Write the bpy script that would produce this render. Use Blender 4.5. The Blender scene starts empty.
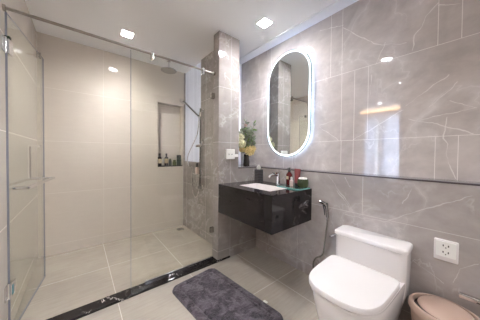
import bpy, bmesh, math, random
from mathutils import Vector, Matrix, noise as mnoise
random.seed(7)
SC = bpy.context.scene
COL = SC.collection

# ------------------------------------------------------------------ camera, world, exposure
cd = bpy.data.cameras.new('camera'); cam = bpy.data.objects.new('camera', cd); COL.objects.link(cam)
cd.sensor_fit = 'HORIZONTAL'; cd.sensor_width = 36.0
cd.lens = 194.8357 / 480 * 36
cd.shift_x = 0.00704; cd.shift_y = -0.00489
cd.clip_start = 0.02
_R = Vector((0.77927727, -0.62660881, 0.00939853)); _U = Vector((0.00384345, 0.01977587, 0.99979705)); _F = Vector((0.62666751, 0.77908299, -0.01781923))
_m = Matrix((_R, _U, -_F)).transposed().to_4x4(); _m.translation = (0, 0, 1.18)
cam.matrix_world = _m
SC.camera = cam
SC.view_settings.view_transform = 'Standard'; SC.view_settings.look = 'None'
SC.view_settings.gamma = 1.0; SC.view_settings.use_curve_mapping = False
SC.view_settings.exposure = 1.9
w = bpy.data.worlds.new('daylight'); SC.world = w; w.use_nodes = True
w.node_tree.nodes['Background'].inputs[0].default_value = (0.75, 0.85, 1.0, 1)
w.node_tree.nodes['Background'].inputs[1].default_value = 1.0
LAMP_L = 290.0          # radiance of the square downlights
REAR_FILL_L = 4.8           # unseen panel lights added behind the viewer for soft fill
BACK_L = 6.0           # cool light strip behind the mirror
LED_L = 1.4             # mirror light
BLUISH_L = .16          # glow of the pane added for a bluish patch in the shower
ROOM_L = 11.0            # bedroom window pane

# ------------------------------------------------------------------ material helpers
def lin(r, g, b):
    f = lambda c: (c / 255 / 12.92) if c / 255 <= .04045 else ((c / 255 + .055) / 1.055) ** 2.4
    return (f(r), f(g), f(b), 1)

class NT:
    def __init__(s, name):
        s.m = bpy.data.materials.new(name); s.m.use_nodes = True
        s.t = s.m.node_tree; s.t.nodes.clear()
        s.out = s.n('ShaderNodeOutputMaterial')
    def n(s, typ, **k):
        nd = s.t.nodes.new(typ)
        for a, v in k.items(): setattr(nd, a, v)
        return nd
    def set(s, inp, v):
        if isinstance(v, bpy.types.NodeSocket): s.t.links.new(v, inp)
        else: inp.default_value = v
    def math(s, op, a, b=0.0, c=0.0, clamp=False):
        nd = s.n('ShaderNodeMath', operation=op); nd.use_clamp = clamp
        s.set(nd.inputs[0], a); s.set(nd.inputs[1], b); s.set(nd.inputs[2], c)
        return nd.outputs[0]
    def vmath(s, op, a, b=(0, 0, 0), scale=None):
        nd = s.n('ShaderNodeVectorMath', operation=op)
        s.set(nd.inputs[0], a); s.set(nd.inputs[1], b)
        if scale is not None: s.set(nd.inputs['Scale'], scale)
        return nd.outputs['Value'] if op in ('DOT_PRODUCT', 'LENGTH', 'DISTANCE') else nd.outputs[0]
    def mix(s, f, a, b):
        nd = s.n('ShaderNodeMix', data_type='RGBA')
        s.set(nd.inputs[0], f); s.set(nd.inputs[6], a); s.set(nd.inputs[7], b)
        return nd.outputs[2]
    def noise(s, vec, scale, detail=2, rough=.5, dist=0.0):
        nd = s.n('ShaderNodeTexNoise'); s.set(nd.inputs['Vector'], vec)
        nd.inputs['Scale'].default_value = scale; nd.inputs['Detail'].default_value = detail
        nd.inputs['Roughness'].default_value = rough; nd.inputs['Distortion'].default_value = dist
        return nd.outputs
    def ramp(s, f, lo, hi):
        nd = s.n('ShaderNodeMapRange', interpolation_type='SMOOTHSTEP')
        s.set(nd.inputs[0], f); nd.inputs[1].default_value = lo; nd.inputs[2].default_value = hi
        return nd.outputs[0]
    def pos(s): return s.n('ShaderNodeNewGeometry').outputs['Position']
    def xyz(s, v):
        nd = s.n('ShaderNodeSeparateXYZ'); s.set(nd.inputs[0], v); return nd.outputs
    def scalev(s, v, k): return s.vmath('MULTIPLY', v, k)
    def bsdf(s, color, rough=.5, metal=0.0, coat=0.0, **k):
        b = s.n('ShaderNodeBsdfPrincipled')
        s.set(b.inputs['Base Color'], color); s.set(b.inputs['Roughness'], rough); s.set(b.inputs['Metallic'], metal)
        s.set(b.inputs['Coat Weight'], coat)
        for a, v in k.items(): s.set(b.inputs[a.replace('_', ' ')], v)
        return b
    def bump(s, h, strength, dist=.01):
        nd = s.n('ShaderNodeBump'); s.set(nd.inputs['Height'], h)
        nd.inputs['Strength'].default_value = strength; nd.inputs['Distance'].default_value = dist
        return nd.outputs[0]
    def done(s, b):
        s.t.links.new(b.outputs[0], s.out.inputs[0]); return s.m

def downlight_mat(name, col, L, beam=1.1):
    """recessed downlight: strongest straight down, weaker towards the horizon"""
    t = NT(name); g = t.n('ShaderNodeNewGeometry')
    c = t.math('ABSOLUTE', t.vmath('DOT_PRODUCT', g.outputs['True Normal'], g.outputs['Incoming']))
    e = t.n('ShaderNodeEmission'); e.inputs[0].default_value = col; t.set(e.inputs[1], t.math('MULTIPLY', t.math('POWER', c, beam), L))
    return t.done(e)

def mottled(name, col, rough=.4, metal=0.0, coat=0.0, amt=.06, scale=6.0, **k):
    """plain material with a little procedural variation"""
    t = NT(name)
    co = t.n('ShaderNodeTexCoord').outputs['Object']
    f = t.noise(co, scale, 3)[0]
    dark = tuple(c * (1 - amt) for c in col[:3]) + (1,); light = tuple(min(1, c * (1 + amt)) for c in col[:3]) + (1,)
    return t.done(t.bsdf(t.mix(f, dark, light), rough, metal, coat, **k))

def emit(name, col, L):
    t = NT(name); e = t.n('ShaderNodeEmission'); e.inputs[0].default_value = col; e.inputs[1].default_value = L
    return t.done(e)

def near_line(t, c, at, half):           # 1 on a joint line at coordinate `at`
    return t.math('LESS_THAN', t.math('ABSOLUTE', t.math('SUBTRACT', c, at)), half)
def near_grid(t, c, origin, step, half):
    a = t.math('ABSOLUTE', t.math('SUBTRACT', t.math('FRACT', t.math('ADD', t.math('DIVIDE', t.math('SUBTRACT', c, origin), step), .5)), .5))
    return t.math('LESS_THAN', a, half / step)

def noise_veins(t, p, scale, width, seed, stretch=(1, 1, 1), thresh=(.5, .62)):
    q = t.vmath('ADD', t.vmath('MULTIPLY', p, stretch), (seed, seed * .7, seed * 1.3))
    f = t.noise(q, scale, 5, .55, .5)[0]
    d = t.math('ABSOLUTE', t.math('SUBTRACT', f, .5))
    line = t.math('SUBTRACT', 1.0, t.ramp(d, 0.0, width))
    msk = t.ramp(t.noise(q, scale * .9, 2)[0], *thresh)
    return t.math('MULTIPLY', line, msk)

def line_veins(t, p, polys, width):
    """marble veins along polylines given in world (y, z)"""
    s = t.xyz(p)
    cb = t.n('ShaderNodeCombineXYZ'); t.set(cb.inputs[0], s[1]); t.set(cb.inputs[1], s[2])
    n1 = t.noise(p, 14, 3)[1]
    off = t.vmath('MULTIPLY', t.vmath('SUBTRACT', n1, (.5, .5, .5)), (.035, .035, 0))
    q = t.vmath('ADD', cb.outputs[0], off)
    best = None
    for pl in polys:
        for a, b in zip(pl[:-1], pl[1:]):
            ab = (b[0] - a[0], b[1] - a[1], 0); L2 = ab[0] ** 2 + ab[1] ** 2
            pa = t.vmath('SUBTRACT', q, (a[0], a[1], 0))
            h = t.math('MULTIPLY', t.vmath('DOT_PRODUCT', pa, ab), 1 / L2, clamp=True)
            d = t.vmath('DISTANCE', pa, t.vmath('SCALE', ab, scale=h))
            best = d if best is None else t.math('MINIMUM', best, d)
    wv = t.math('MULTIPLY', t.ramp(t.noise(p, 9, 3)[0], .2, .8), width * 1.8)
    return t.math('SUBTRACT', 1.0, t.math('DIVIDE', best, wv, clamp=True))

GREY_A, GREY_B, VEIN = lin(150, 142, 137), lin(186, 177, 172), lin(218, 212, 208)
def grey_tile(name, veins=None, vjoint=(), zgrid=(.11, .6), rough=.12, vgrid=None, lit_tone=1.0, spec=.5):
    t = NT(name); p = t.pos(); s = t.xyz(p)
    cloud = t.noise(p, 2.2, 6, .62, .4)[0]
    streak = t.noise(t.vmath('MULTIPLY', p, (5, 5, 9)), 1.5, 4, .6, .3)[0]
    f = t.ramp(t.math('ADD', t.math('MULTIPLY', cloud, .7), t.math('MULTIPLY', streak, .3)), .22, .78)
    c = t.mix(f, tuple(q * lit_tone for q in GREY_A[:3]) + (1,), tuple(q * lit_tone for q in GREY_B[:3]) + (1,))
    v = noise_veins(t, p, 1.5, .014, 3.1, (1, 1.3, 1.1), (.46, .58))
    v = t.math('MAXIMUM', v, t.math('MULTIPLY', noise_veins(t, p, 2.9, .015, 9.7, (1.3, 1.0, .8), (.48, .6)), .8))
    soft = t.math('MULTIPLY', noise_veins(t, p, 1.5, .07, 3.1, (1, 1.3, 1.1), (.45, .62)), .34)
    if veins: v = t.math('MAXIMUM', t.math('MULTIPLY', v, .5), t.math('MULTIPLY', line_veins(t, p, veins, .0036), .9))
    v = t.math('MAXIMUM', v, soft)
    c = t.mix(t.math('MULTIPLY', v, .8 if veins else .5), c, VEIN if lit_tone < 1.1 else lin(242, 237, 233))
    j = near_grid(t, s[2], zgrid[0], zgrid[1],   .0016)
    for ax, at, z0, z1 in vjoint:
        l = near_line(t, s[ax], at, .0016)
        l = t.math('MULTIPLY', l, t.math('MULTIPLY', t.math('GREATER_THAN', s[2], z0), t.math('LESS_THAN', s[2], z1)))
        j = t.math('MAXIMUM', j, l)
    if vgrid: j = t.math('MAXIMUM', j, near_grid(t, s[vgrid[0]], vgrid[1], vgrid[2], .0022))
    c = t.mix(t.math('MULTIPLY', j, .75), c, lin(208, 201, 195) if lit_tone < 1.1 else lin(236, 230, 225))
    r = t.math('ADD', rough, t.math('MULTIPLY', j, .4))
    return t.done(t.bsdf(c, r, Specular_IOR_Level=spec))

def cream_tile(name):
    t = NT(name); p = t.pos(); s = t.xyz(p)
    cloud = t.noise(p, 1.6, 5, .6)[0]
    fine = t.noise(t.vmath('MULTIPLY', p, (3, 3, 14)), 3, 4, .6)[0]
    c = t.mix(t.math('ADD', t.math('MULTIPLY', cloud, .6), t.math('MULTIPLY', fine, .4)), lin(215, 205, 194), lin(234, 225, 214))
    j = near_grid(t, s[2], .11, .6, .0018)
    j = t.math('MAXIMUM', j, near_grid(t, s[0], .24, 1.2, .0014))
    j = t.math('MAXIMUM', j, near_grid(t, s[1], .45, 1.2, .0014))
    c = t.mix(t.math('MULTIPLY', j, .7), c, lin(244, 238, 230))
    r = t.math('ADD', .02, t.math('MULTIPLY', j, .3))
    return t.done(t.bsdf(c, r))

def floor_tile(name):
    t = NT(name); p = t.pos(); s = t.xyz(p)
    cloud = t.noise(p, 2.5, 5, .6)[0]
    lines = t.noise(t.vmath('MULTIPLY', p, (4, 60, 1)), 1.0, 3, .6)[0]
    f = t.math('ADD', t.math('MULTIPLY', cloud, .6), t.math('MULTIPLY', lines, .4))
    c = t.mix(t.ramp(f, .3, .7), lin(168, 159, 148), lin(185, 176, 164))
    j = t.math('MAXIMUM', near_grid(t, s[0], .23, .606, .0022), near_grid(t, s[1], 2.385, .609, .0022))
    c = t.mix(t.math('MULTIPLY', j, .9), c, lin(222, 216, 206))
    return t.done(t.bsdf(c, .24, Specular_IOR_Level=.4))

def granite(name, amount=1.0, rough=.07, scale=3.0):
    t = NT(name); p = t.pos()
    cloud = t.noise(p, 9, 5, .7)[0]
    c = t.mix(t.ramp(cloud, .4, .75), (.006, .0045, .006, 1), (.022, .016, .019, 1))
    v = noise_veins(t, p, scale, .012, 5.3, (1.2, 1.0, 1.5), (.52, .62))
    v = t.math('MAXIMUM', v, t.math('MULTIPLY', noise_veins(t, p, scale * 2.5, .014, 1.1, (1, 1, 2), (.54, .64)), .5))
    c = t.mix(t.math('MULTIPLY', v, amount), c, lin(190, 182, 178))
    return t.done(t.bsdf(c, rough, Specular_IOR_Level=.5))

def thin_glass(name, tint, gloss=1.0):
    t = NT(name)
    g = t.n('ShaderNodeNewGeometry')
    cosv = t.math('ABSOLUTE', t.vmath('DOT_PRODUCT', g.outputs['Normal'], g.outputs['Incoming']))
    f = t.math('ADD', .04, t.math('MULTIPLY', t.math('POWER', t.math('SUBTRACT', 1.0, cosv), 5.0), .96))
    f = t.math('MULTIPLY', f, gloss, clamp=True)
    tr = t.n('ShaderNodeBsdfTransparent'); tr.inputs[0].default_value = tint
    gl = t.n('ShaderNodeBsdfGlossy'); gl.inputs['Roughness'].default_value = 0.0
    mx = t.n('ShaderNodeMixShader'); t.set(mx.inputs[0], f)
    t.t.links.new(tr.outputs[0], mx.inputs[1]); t.t.links.new(gl.outputs[0], mx.inputs[2])
    return t.done(mx)

def curtain_mat():
    t = NT('sheer_curtain')
    co = t.pos(); wv = t.noise(t.vmath('MULTIPLY', co, (1, 30, .5)), 1, 2)[0]
    c = t.mix(wv, (.72, .76, .84, 1), (.9, .93, .98, 1))
    d = t.n('ShaderNodeBsdfDiffuse'); t.set(d.inputs[0], c)
    tl = t.n('ShaderNodeBsdfTranslucent'); t.set(tl.inputs[0], c)
    mx = t.n('ShaderNodeMixShader'); mx.inputs[0].default_value = .6
    t.t.links.new(d.outputs[0], mx.inputs[1]); t.t.links.new(tl.outputs[0], mx.inputs[2])
    return t.done(mx)

VE_UP = [[(1.001,2.396),(.786,2.345)],[(.785,2.319),(.647,2.175),(.498,2.045),(.346,1.995)],[(.189,2.187),(.24,2.137),(.263,2.068),(.299,2.03),(.314,1.925)],[(.472,2.057),(.535,1.903)],[(.184,2.171),(.088,2.128)],[(.343,1.541),(.216,1.638),(.126,1.697)],[(.213,1.51),(.095,1.644)],[(.131,1.534),(.009,1.473)],[(.685,1.312),(.559,1.387),(.354,1.514)],[(.325,1.441),(.178,1.392),(.025,1.321)],[(.261,1.429),(.013,1.474)],[(.134,1.432),(.144,1.291),(.128,1.258),(.131,1.175),(.107,1.092),(.092,1.04)],[(.984,1.455),(.811,1.318)],[(.985,1.474),(.832,1.504)],[(.554,1.829),(.565,1.671)]]
VE_LO = [[(.851,1.0),(.639,.731)],[(.706,.996),(.665,.916)],[(.274,.957),(.324,.845)],[(.4,.713),(.227,.826),(.024,.953)],[(.269,.476),(.196,.436),(.119,.398)],[(.083,.423),(.053,.522),(-.009,.568)],[(.7,.674),(.399,.698)],[(.77,.876),(.639,.706)]]
K = 1.84 / 1.746
UPJ = [(1, .844 * K, 1.91, 2.6), (1, .748 * K, 1.91, 2.6), (1, .175 * K, 1.91, 2.6), (1, .077 * K, 1.91, 2.6), (1, 1.62, 1.91, 2.6),
       (1, .746 * K, 1.31, 1.91), (1, .646 * K, 1.31, 1.91), (1, .549 * K, 1.31, 1.91), (1, 1.75, 1.31, 1.91),
       (1, .743 * K, .9, 1.31), (1, .648 * K, .9, 1.31), (1, .174 * K, .9, 1.31), (1, .078 * K, .9, 1.31), (1, 1.30, .9, 1.31), (1, 1.42, .9, 1.31)]
LOJ = [(1, .572, .71, 1.1), (1, 1.158, .0, .71), (1, -.03, .0, .71), (1, .572, 0, .11)]
M = {}
M['wall_up'] = grey_tile('polished_grey_tile_upper_lit', VE_UP, UPJ, rough=.03, lit_tone=1.34, spec=.75)  # base lightened: reflected brightness of the upper wall put into the colour
M['wall_lo'] = grey_tile('polished_grey_tile_lower', VE_LO, LOJ, rough=.2)
M['grey'] = grey_tile('polished_grey_tile_dimmed', None, [(0, 1.333, -1, 3)], rough=.02, lit_tone=.86, spec=.7)  # same tile darkened to offset strong lamp light on the pillar
M['grey_shower'] = grey_tile('grey_shower_tile_dimmed', None, (), rough=.1, vgrid=(1, 2.33, .6), lit_tone=.80)  # same tile darkened to imitate its dimmer look behind the glass
M['cream'] = cream_tile('cream_wall_tile')
M['floor'] = floor_tile('taupe_floor_tile')
M['granite'] = granite('black_granite', .28)
M['kerb'] = granite('veined_black_granite', 1.0, .08, 4.5)
M['ledge'] = mottled('ledge_painted_sheen', lin(150, 144, 146), .06, amt=.1)  # pale grey holds the mirror light reflected by a dark stone top
M['white'] = mottled('white_ceiling_paint', lin(249, 249, 250), .9, amt=.01)
M['ceramic'] = mottled('white_ceramic', lin(232, 226, 223), .09, amt=.005)
M['chrome'] = mottled('chrome', (.75, .75, .76, 1), .12, 1.0, amt=.03)
M['darkchrome'] = mottled('dark_chrome', (.30, .30, .30, 1), .1, 1.0, amt=.05)
M['railsteel'] = mottled('satin_rail_steel', (.40, .37, .34, 1), .38, 1.0, amt=.05)
M['hose'] = mottled('braided_hose', (.36, .36, .35, 1), .22, 1.0, amt=.15, scale=200)
M['steel'] = mottled('brushed_steel', (.48, .46, .43, 1), .25, 1.0, amt=.05)
M['glass'] = thin_glass('clear_glass', (.996, 1.0, .98, 1), 1.35)
M['door_glass'] = thin_glass('clear_door_glass', (.985, .995, .975, 1), .85)
M['edge'] = mottled('glass_edge', lin(158, 162, 178), .15, amt=.1, Alpha=.75)
M['mirror'] = mottled('mirror_silver', (.86, .89, .89, 1), .0, 1.0, amt=.0)
M['led'] = emit('mirror_led', (.78, .9, 1.0, 1), LED_L)
M['backled'] = emit('mirror_back_light', (.38, .58, 1.0, 1), BACK_L)
M['lampA'] = downlight_mat('downlight_neutral', (.97, .99, 1.04, 1), LAMP_L * .78)
M['lampC'] = downlight_mat('downlight_neutral_dim', (.97, .99, 1.04, 1), LAMP_L * .40)
M['lampB'] = downlight_mat('downlight_warm', (.99, .98, .98, 1), LAMP_L * .82, 1.9)
M['bluish_glow'] = None
M['panel'] = emit('fill_panel_light', (.97, 1.0, 1.08, 1), REAR_FILL_L)
M['roompane'] = emit('bedroom_window_daylight', (.8, .9, 1.0, 1), ROOM_L)
M['cove'] = emit('warm_cove_light', (1.0, .62, .3, 1), 7.0)
M['curtain'] = curtain_mat()
M['wood'] = mottled('warm_wood', lin(150, 115, 85), .4, amt=.2, scale=20)
M['roomwall'] = mottled('bedroom_wall', lin(190, 178, 166), .8, amt=.03)
M['plastic'] = mottled('white_plastic', lin(238, 236, 230), .3, amt=.01)
M['socket'] = mottled('dark_socket_holes', lin(70, 66, 62), .5, amt=.05)
M['bin'] = mottled('beige_plastic', lin(190, 162, 145), .35, amt=.02)
M['black'] = mottled('black_plastic', lin(26, 24, 26), .35, amt=.1)
M['darkglass'] = mottled('dark_bottle_glass', lin(34, 30, 28), .08, amt=.1, coat=.5)
M['label'] = mottled('cream_paper_label', lin(214, 196, 160), .6, amt=.05)
M['greenglass'] = mottled('olive_glass', lin(96, 104, 62), .12, amt=.15)
M['teal'] = mottled('dark_green_glass', lin(52, 66, 56), .12, amt=.15)
M['gasket'] = mottled('teal_gasket', lin(40, 110, 120), .3, amt=.1)
M['tray'] = mottled('teal_glass_tray', lin(120, 178, 172), .06, amt=.1, Alpha=.7)
M['red'] = mottled('red_bottle', lin(96, 32, 32), .12, amt=.15, coat=.4)
M['redtube'] = mottled('red_tube', lin(124, 52, 52), .4, amt=.15, scale=60)
M['pink'] = mottled('pale_pink_plastic', lin(228, 206, 196), .3, amt=.02)
M['greenpot'] = mottled('green_glazed_pot', lin(62, 74, 46), .25, amt=.12)
M['cotton'] = mottled('white_cotton', lin(240, 238, 232), .9, amt=.05)
M['latt'] = None
M['leaf'] = mottled('grey_green_leaf', lin(120, 128, 108), .55, amt=.35, scale=25)
M['leaf3'] = mottled('pale_eucalyptus_leaf', lin(146, 152, 132), .6, amt=.35, scale=30)
M['leaf2'] = mottled('fresh_green_leaf', lin(110, 140, 70), .5, amt=.25, scale=25)
M['stem'] = mottled('brown_stem', lin(110, 92, 76), .7, amt=.2)
M['yellow'] = mottled('yellow_petals', lin(240, 218, 160), .7, amt=.12, scale=30)
M['ivory'] = mottled('ivory_petals', lin(240, 236, 205), .7, amt=.08, scale=30)
M['berry'] = mottled('dusty_pink_buds', lin(170, 140, 128), .7, amt=.2, scale=30)
M['vase'] = mottled('smoked_glass_vase', lin(58, 50, 46), .1, amt=.2, coat=.5)

def bluish_glow_mat():
    t = NT('bluish_glow_streaks'); p = t.pos()
    st = t.noise(t.vmath('MULTIPLY', p, (1, 55, .6)), 1, 3)[0]
    c = t.mix(t.ramp(st, .3, .7), lin(160, 162, 176), lin(186, 188, 200))
    b = t.bsdf(c, .3)
    t.set(b.inputs['Emission Color'], c); b.inputs['Emission Strength'].default_value = BLUISH_L
    return t.done(b)
M['bluish_glow'] = bluish_glow_mat()
def lattice_mat():
    t = NT('dark_woven_lattice'); p = t.n('ShaderNodeTexCoord').outputs['Object']; s = t.xyz(p)
    a = near_grid(t, s[2], 0, .018, .003); b = near_grid(t, t.math('ADD', s[0], s[1]), 0, .018, .003)
    c = t.mix(t.math('MAXIMUM', a, b), lin(40, 38, 40), lin(96, 94, 96))
    return t.done(t.bsdf(c, .4))
M['latt'] = lattice_mat()
def rug_mat():
    t = NT('plush_rug_pile'); p = t.n('ShaderNodeTexCoord').outputs['Object']
    big = t.noise(p, 11, 4, .65, .8)[0]; fine = t.noise(p, 160, 3, .7)[0]
    f = t.math('ADD', t.math('MULTIPLY', t.ramp(big, .4, .62), .65), t.math('MULTIPLY', fine, .35))
    c = t.mix(f, lin(34, 28, 34), lin(108, 99, 107))
    b = t.bsdf(c, .95, Specular_IOR_Level=.1)
    b.inputs['Sheen Weight'].default_value = .25
    t.set(b.inputs['Normal'], t.bump(fine, .8, .008))
    return t.done(b)
M['rug'] = rug_mat()

# ------------------------------------------------------------------ geometry helpers
def BM(): return bmesh.new()
def box(bm, x0, x1, y0, y1, z0, z1):
    v = [bm.verts.new((x, y, z)) for x in (x0, x1) for y in (y0, y1) for z in (z0, z1)]
    for f in ((0, 1, 3, 2), (4, 6, 7, 5), (0, 4, 5, 1), (2, 3, 7, 6), (0, 2, 6, 4), (1, 5, 7, 3)):
        bm.faces.new([v[i] for i in f])
    return bm
def rings(bm, rs, cap0=True, cap1=True, closed=False):
    """skin a list of equally long closed loops"""
    L = [[bm.verts.new(p) for p in r] for r in rs]
    n = len(L[0])
    pairs = list(zip(L[:-1], L[1:])) + ([(L[-1], L[0])] if closed else [])
    for a, b in pairs:
        for i in range(n): bm.faces.new((a[i], a[(i + 1) % n], b[(i + 1) % n], b[i]))
    if not closed:
        if cap0: bm.faces.new(L[0][::-1])
        if cap1: bm.faces.new(L[-1])
    return bm
def frame_of(d):
    d = Vector(d).normalized(); a = Vector((0, 0, 1)) if abs(d.z) < .95 else Vector((1, 0, 0))
    u = d.cross(a).normalized(); return u, d.cross(u).normalized()
def tube(bm, pts, r, seg=12):
    pts = [Vector(p) for p in pts]; rs = []
    rad = r if isinstance(r, (list, tuple)) else [r] * len(pts)
    u = None
    for i, p in enumerate(pts):
        d = (pts[min(i + 1, len(pts) - 1)] - pts[max(i - 1, 0)]).normalized()
        if u is None: u, v = frame_of(d)
        else:
            u = (u - d * u.dot(d)).normalized(); v = d.cross(u).normalized()
        rs.append([p + (u * math.cos(2 * math.pi * k / seg) + v * math.sin(2 * math.pi * k / seg)) * rad[i] for k in range(seg)])
    return rings(bm, rs)
def smooth_path(pts, n=8):
    P = [Vector(p) for p in pts]; out = []
    for i in range(len(P) - 1):
        a, b, c, d = P[max(i - 1, 0)], P[i], P[i + 1], P[min(i + 2, len(P) - 1)]
        for k in range(n):
            t = k / n
            out.append(.5 * ((2 * b) + (c - a) * t + (2 * a - 5 * b + 4 * c - d) * t * t + (3 * b - a - 3 * c + d) * t ** 3))
    return out + [P[-1]]
def lathe(bm, prof, c=(0, 0, 0), seg=24):
    return rings(bm, [[(c[0] + r * math.cos(2 * math.pi * k / seg), c[1] + r * math.sin(2 * math.pi * k / seg), c[2] + z) for k in range(seg)] for r, z in prof])
def cyl(bm, a, b, r, seg=16): return tube(bm, [a, b], r, seg)
def rrect(cx, cy, hx, hy, r, z, n=6, plane='z'):
    out = []
    for sx, sy, a0 in ((1, 1, 0), (-1, 1, 90), (-1, -1, 180), (1, -1, 270)):
        for k in range(n + 1):
            a = math.radians(a0 + 90 * k / n)
            out.append((cx + sx * (hx - r) + r * math.cos(a), cy + sy * (hy - r) + r * math.sin(a)))
    if plane == 'z': return [(x, y, z) for x, y in out]
    if plane == 'x': return [(z, x, y) for x, y in out]
    return [(x, z, y) for x, y in out]

def props(o, label=None, cat=None, group=None, kind=None):
    for k, v in (('label', label), ('category', cat), ('group', group), ('kind', kind)):
        if v: o[k] = v
    return o
def obj(name, bm, mat, parent=None, loc=None, smooth=False, bevel=0.0, bseg=2, subsurf=0):
    """link the mesh (given in world coordinates) as one object, at `loc` or under its parent"""
    bmesh.ops.recalc_face_normals(bm, faces=bm.faces)
    org = Vector(loc) if loc is not None else Vector((0, 0, 0))
    base = Vector((0, 0, 0)); q = parent
    while q is not None: base += Vector(q.location); q = q.parent
    if parent is not None and loc is None: org = base.copy()
    bmesh.ops.translate(bm, verts=bm.verts, vec=-org)
    me = bpy.data.meshes.new(name); bm.to_mesh(me); bm.free()
    o = bpy.data.objects.new(name, me); COL.objects.link(o)
    if mat: me.materials.append(mat)
    if parent is not None: o.parent = parent
    o.location = org - base
    if smooth:
        for p_ in me.polygons: p_.use_smooth = True
        me.set_sharp_from_angle(angle=math.radians(38))
    if bevel:
        b = o.modifiers.new('bevel', 'BEVEL'); b.width = bevel; b.segments = bseg; b.limit_method = 'ANGLE'; b.angle_limit = math.radians(40)
        b.harden_normals = False
    if subsurf:
        s = o.modifiers.new('sub', 'SUBSURF'); s.levels = subsurf; s.render_levels = subsurf
    return o
def thing(name, label, cat, loc=(0, 0, 0), group=None):
    o = bpy.data.objects.new(name, None); COL.objects.link(o); o.location = loc; o.empty_display_size = .05
    return props(o, label, cat, group)
def struct(name, bm, mat, label=None, bevel=0.0, parent=None):
    o = obj(name, bm, mat, parent, bevel=bevel)
    if parent is None: props(o, label, None, None, 'structure')
    return o
def dup(root, loc):
    r = root.copy(); COL.objects.link(r); r.location = loc
    for ch in list(root.children):
        c = ch.copy(); COL.objects.link(c); c.parent = r
        for g in list(ch.children):
            d = g.copy(); COL.objects.link(d); d.parent = c
    return r

# ------------------------------------------------------------------ the room
XL, XR, XU = -.366, 1.746, 1.84
YP, YB, YREAR, H = 1.764, 3.057, -2.2, 2.5
struct('floor', box(BM(), XL - .1, 1.95, YREAR - .1, YB + .05, -.06, 0), M['floor'], 'taupe tiled bathroom floor with pale joints')
struct('ceiling', box(BM(), XL - .1, 1.95, YREAR - .1, YB + .2, H, H + .06), M['white'], 'white painted ceiling with square downlights')
# left wall with a doorway
DY0, DY1, DZ = .80, 1.45, 2.42
bm = BM(); box(bm, XL - .1, XL, YREAR, DY0, 0, H); box(bm, XL - .1, XL, DY1, YB, 0, H); box(bm, XL - .1, XL, DY0, DY1, DZ, H)
struct('wall_left', bm, M['cream'], 'cream tiled wall on the left of the shower')
bm = BM(); box(bm, XL - .11, XL + .012, DY0 - .05, DY0 + .015, 0, DZ + .05); box(bm, XL - .11, XL + .012, DY1 - .015, DY1 + .05, 0, DZ + .05); box(bm, XL - .11, XL + .012, DY0 + .015, DY1 - .015, DZ - .015, DZ + .05)
struct('trim_1', bm, M['wood'], 'wooden door frame in the left wall')
# shower back wall with a niche
NX0, NX1, NZ0, NZ1, ND = .923, 1.314, .975, 1.955, .105
bm = BM()
box(bm, XL - .1, NX0, YB, YB + .2, 0, H); box(bm, NX1, 1.448, YB, YB + .2, 0, H)
box(bm, NX0, NX1, YB, YB + .2, 0, NZ0); box(bm, NX0, NX1, YB, YB + .2, NZ1, H)
box(bm, NX0, NX1, YB + ND, YB + .2, NZ0, NZ1)
struct('wall_back', bm, M['cream'], 'cream tiled back wall of the shower with a tall niche')
struct('trim_2', box(BM(), NX0, NX1, YB - .004, YB + ND, NZ0, NZ0 + .016), M['granite'], 'dark stone shelf of the shower niche')
# shower side wall and pillar
SW0, SW1, SWZ0, SWZ1 = 2.475, 3.05, 1.06, H
bm = BM(); box(bm, 1.333, 1.448, YP + .11, SW0, 0, H); box(bm, 1.333, 1.448, SW0, YB, 0, SWZ0); box(bm, 1.333, 1.448, SW1, YB, SWZ0, H)
struct('wall_shower', bm, M['grey_shower'], 'grey tiled side wall inside the shower')
glow_pane = struct('bluish_pane', box(BM(), 1.36, 1.42, SW0, SW1, SWZ0, SWZ1), M['bluish_glow'], 'pale glowing pane standing in for a bluish patch on the shower side wall')  # added glowing pane in place of a bluish patch of unknown source
struct('wall_pillar', box(BM(), 1.166, 1.448, YP, YP + .11, 0, H), M['grey'], 'grey marble tiled pillar beside the vanity')
struct('wall_recess', box(BM(), 1.448, XU, YP, YP + .5, 0, 1.018), M['grey'], 'grey tiled half wall under the flower recess')
struct('wall_recess_back', box(BM(), 1.448, XU, 2.19, 2.27, 1.0, H), M['white'], 'white end wall of the flower recess')  # plain white material, lighter than the tiled walls beside it
# right wall, lower and upper, with a frosted window behind the viewer
struct('wall_right', box(BM(), XR, 1.95, YREAR, YP + .9, 0, 1.018), M['wall_lo'], 'grey marble tiled wall behind the toilet')
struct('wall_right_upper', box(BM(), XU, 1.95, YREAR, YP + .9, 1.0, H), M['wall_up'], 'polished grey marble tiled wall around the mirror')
# ledge and cornice
bm = BM(); box(bm, XR - .004, XU + .02, YREAR, YP - .0045, 1.0235, 1.03); box(bm, 1.448, XU + .02, YP - .0045, YP + .42, 1.0235, 1.03)
struct('trim_3', bm, M['ledge'], 'polished stone ledge along the right wall, painted pale for its reflected glow', bevel=.001)
bm = BM(); box(bm, XR - .004, XR + .01, YREAR, YP - .0045, 1.014, 1.0233); box(bm, 1.448, XR + .01, YP - .0045, YP + .01, 1.014, 1.0233)
struct('trim_8', bm, mottled('dark_edge_metal', lin(84, 76, 78), .25, amt=.05), 'dark edge strip under the stone ledge')
struct('trim_4', box(BM(), 1.715, XU, YREAR, YP + .8, H - .012, H), M['white'], 'white cornice strip above the mirror wall')
struct('wall_rear', box(BM(), XL - .1, 1.95, YREAR - .1, YREAR, 0, H), M['grey'], 'grey tiled wall of the dressing area behind the viewer')
struct('fill_baffle', box(BM(), XL, XR, -1.0, -.9, 2.12, H), M['white'], 'white beam added behind the viewer to hide the fill panels')  # unseen beam added to keep the fill panels out of reflections
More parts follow.
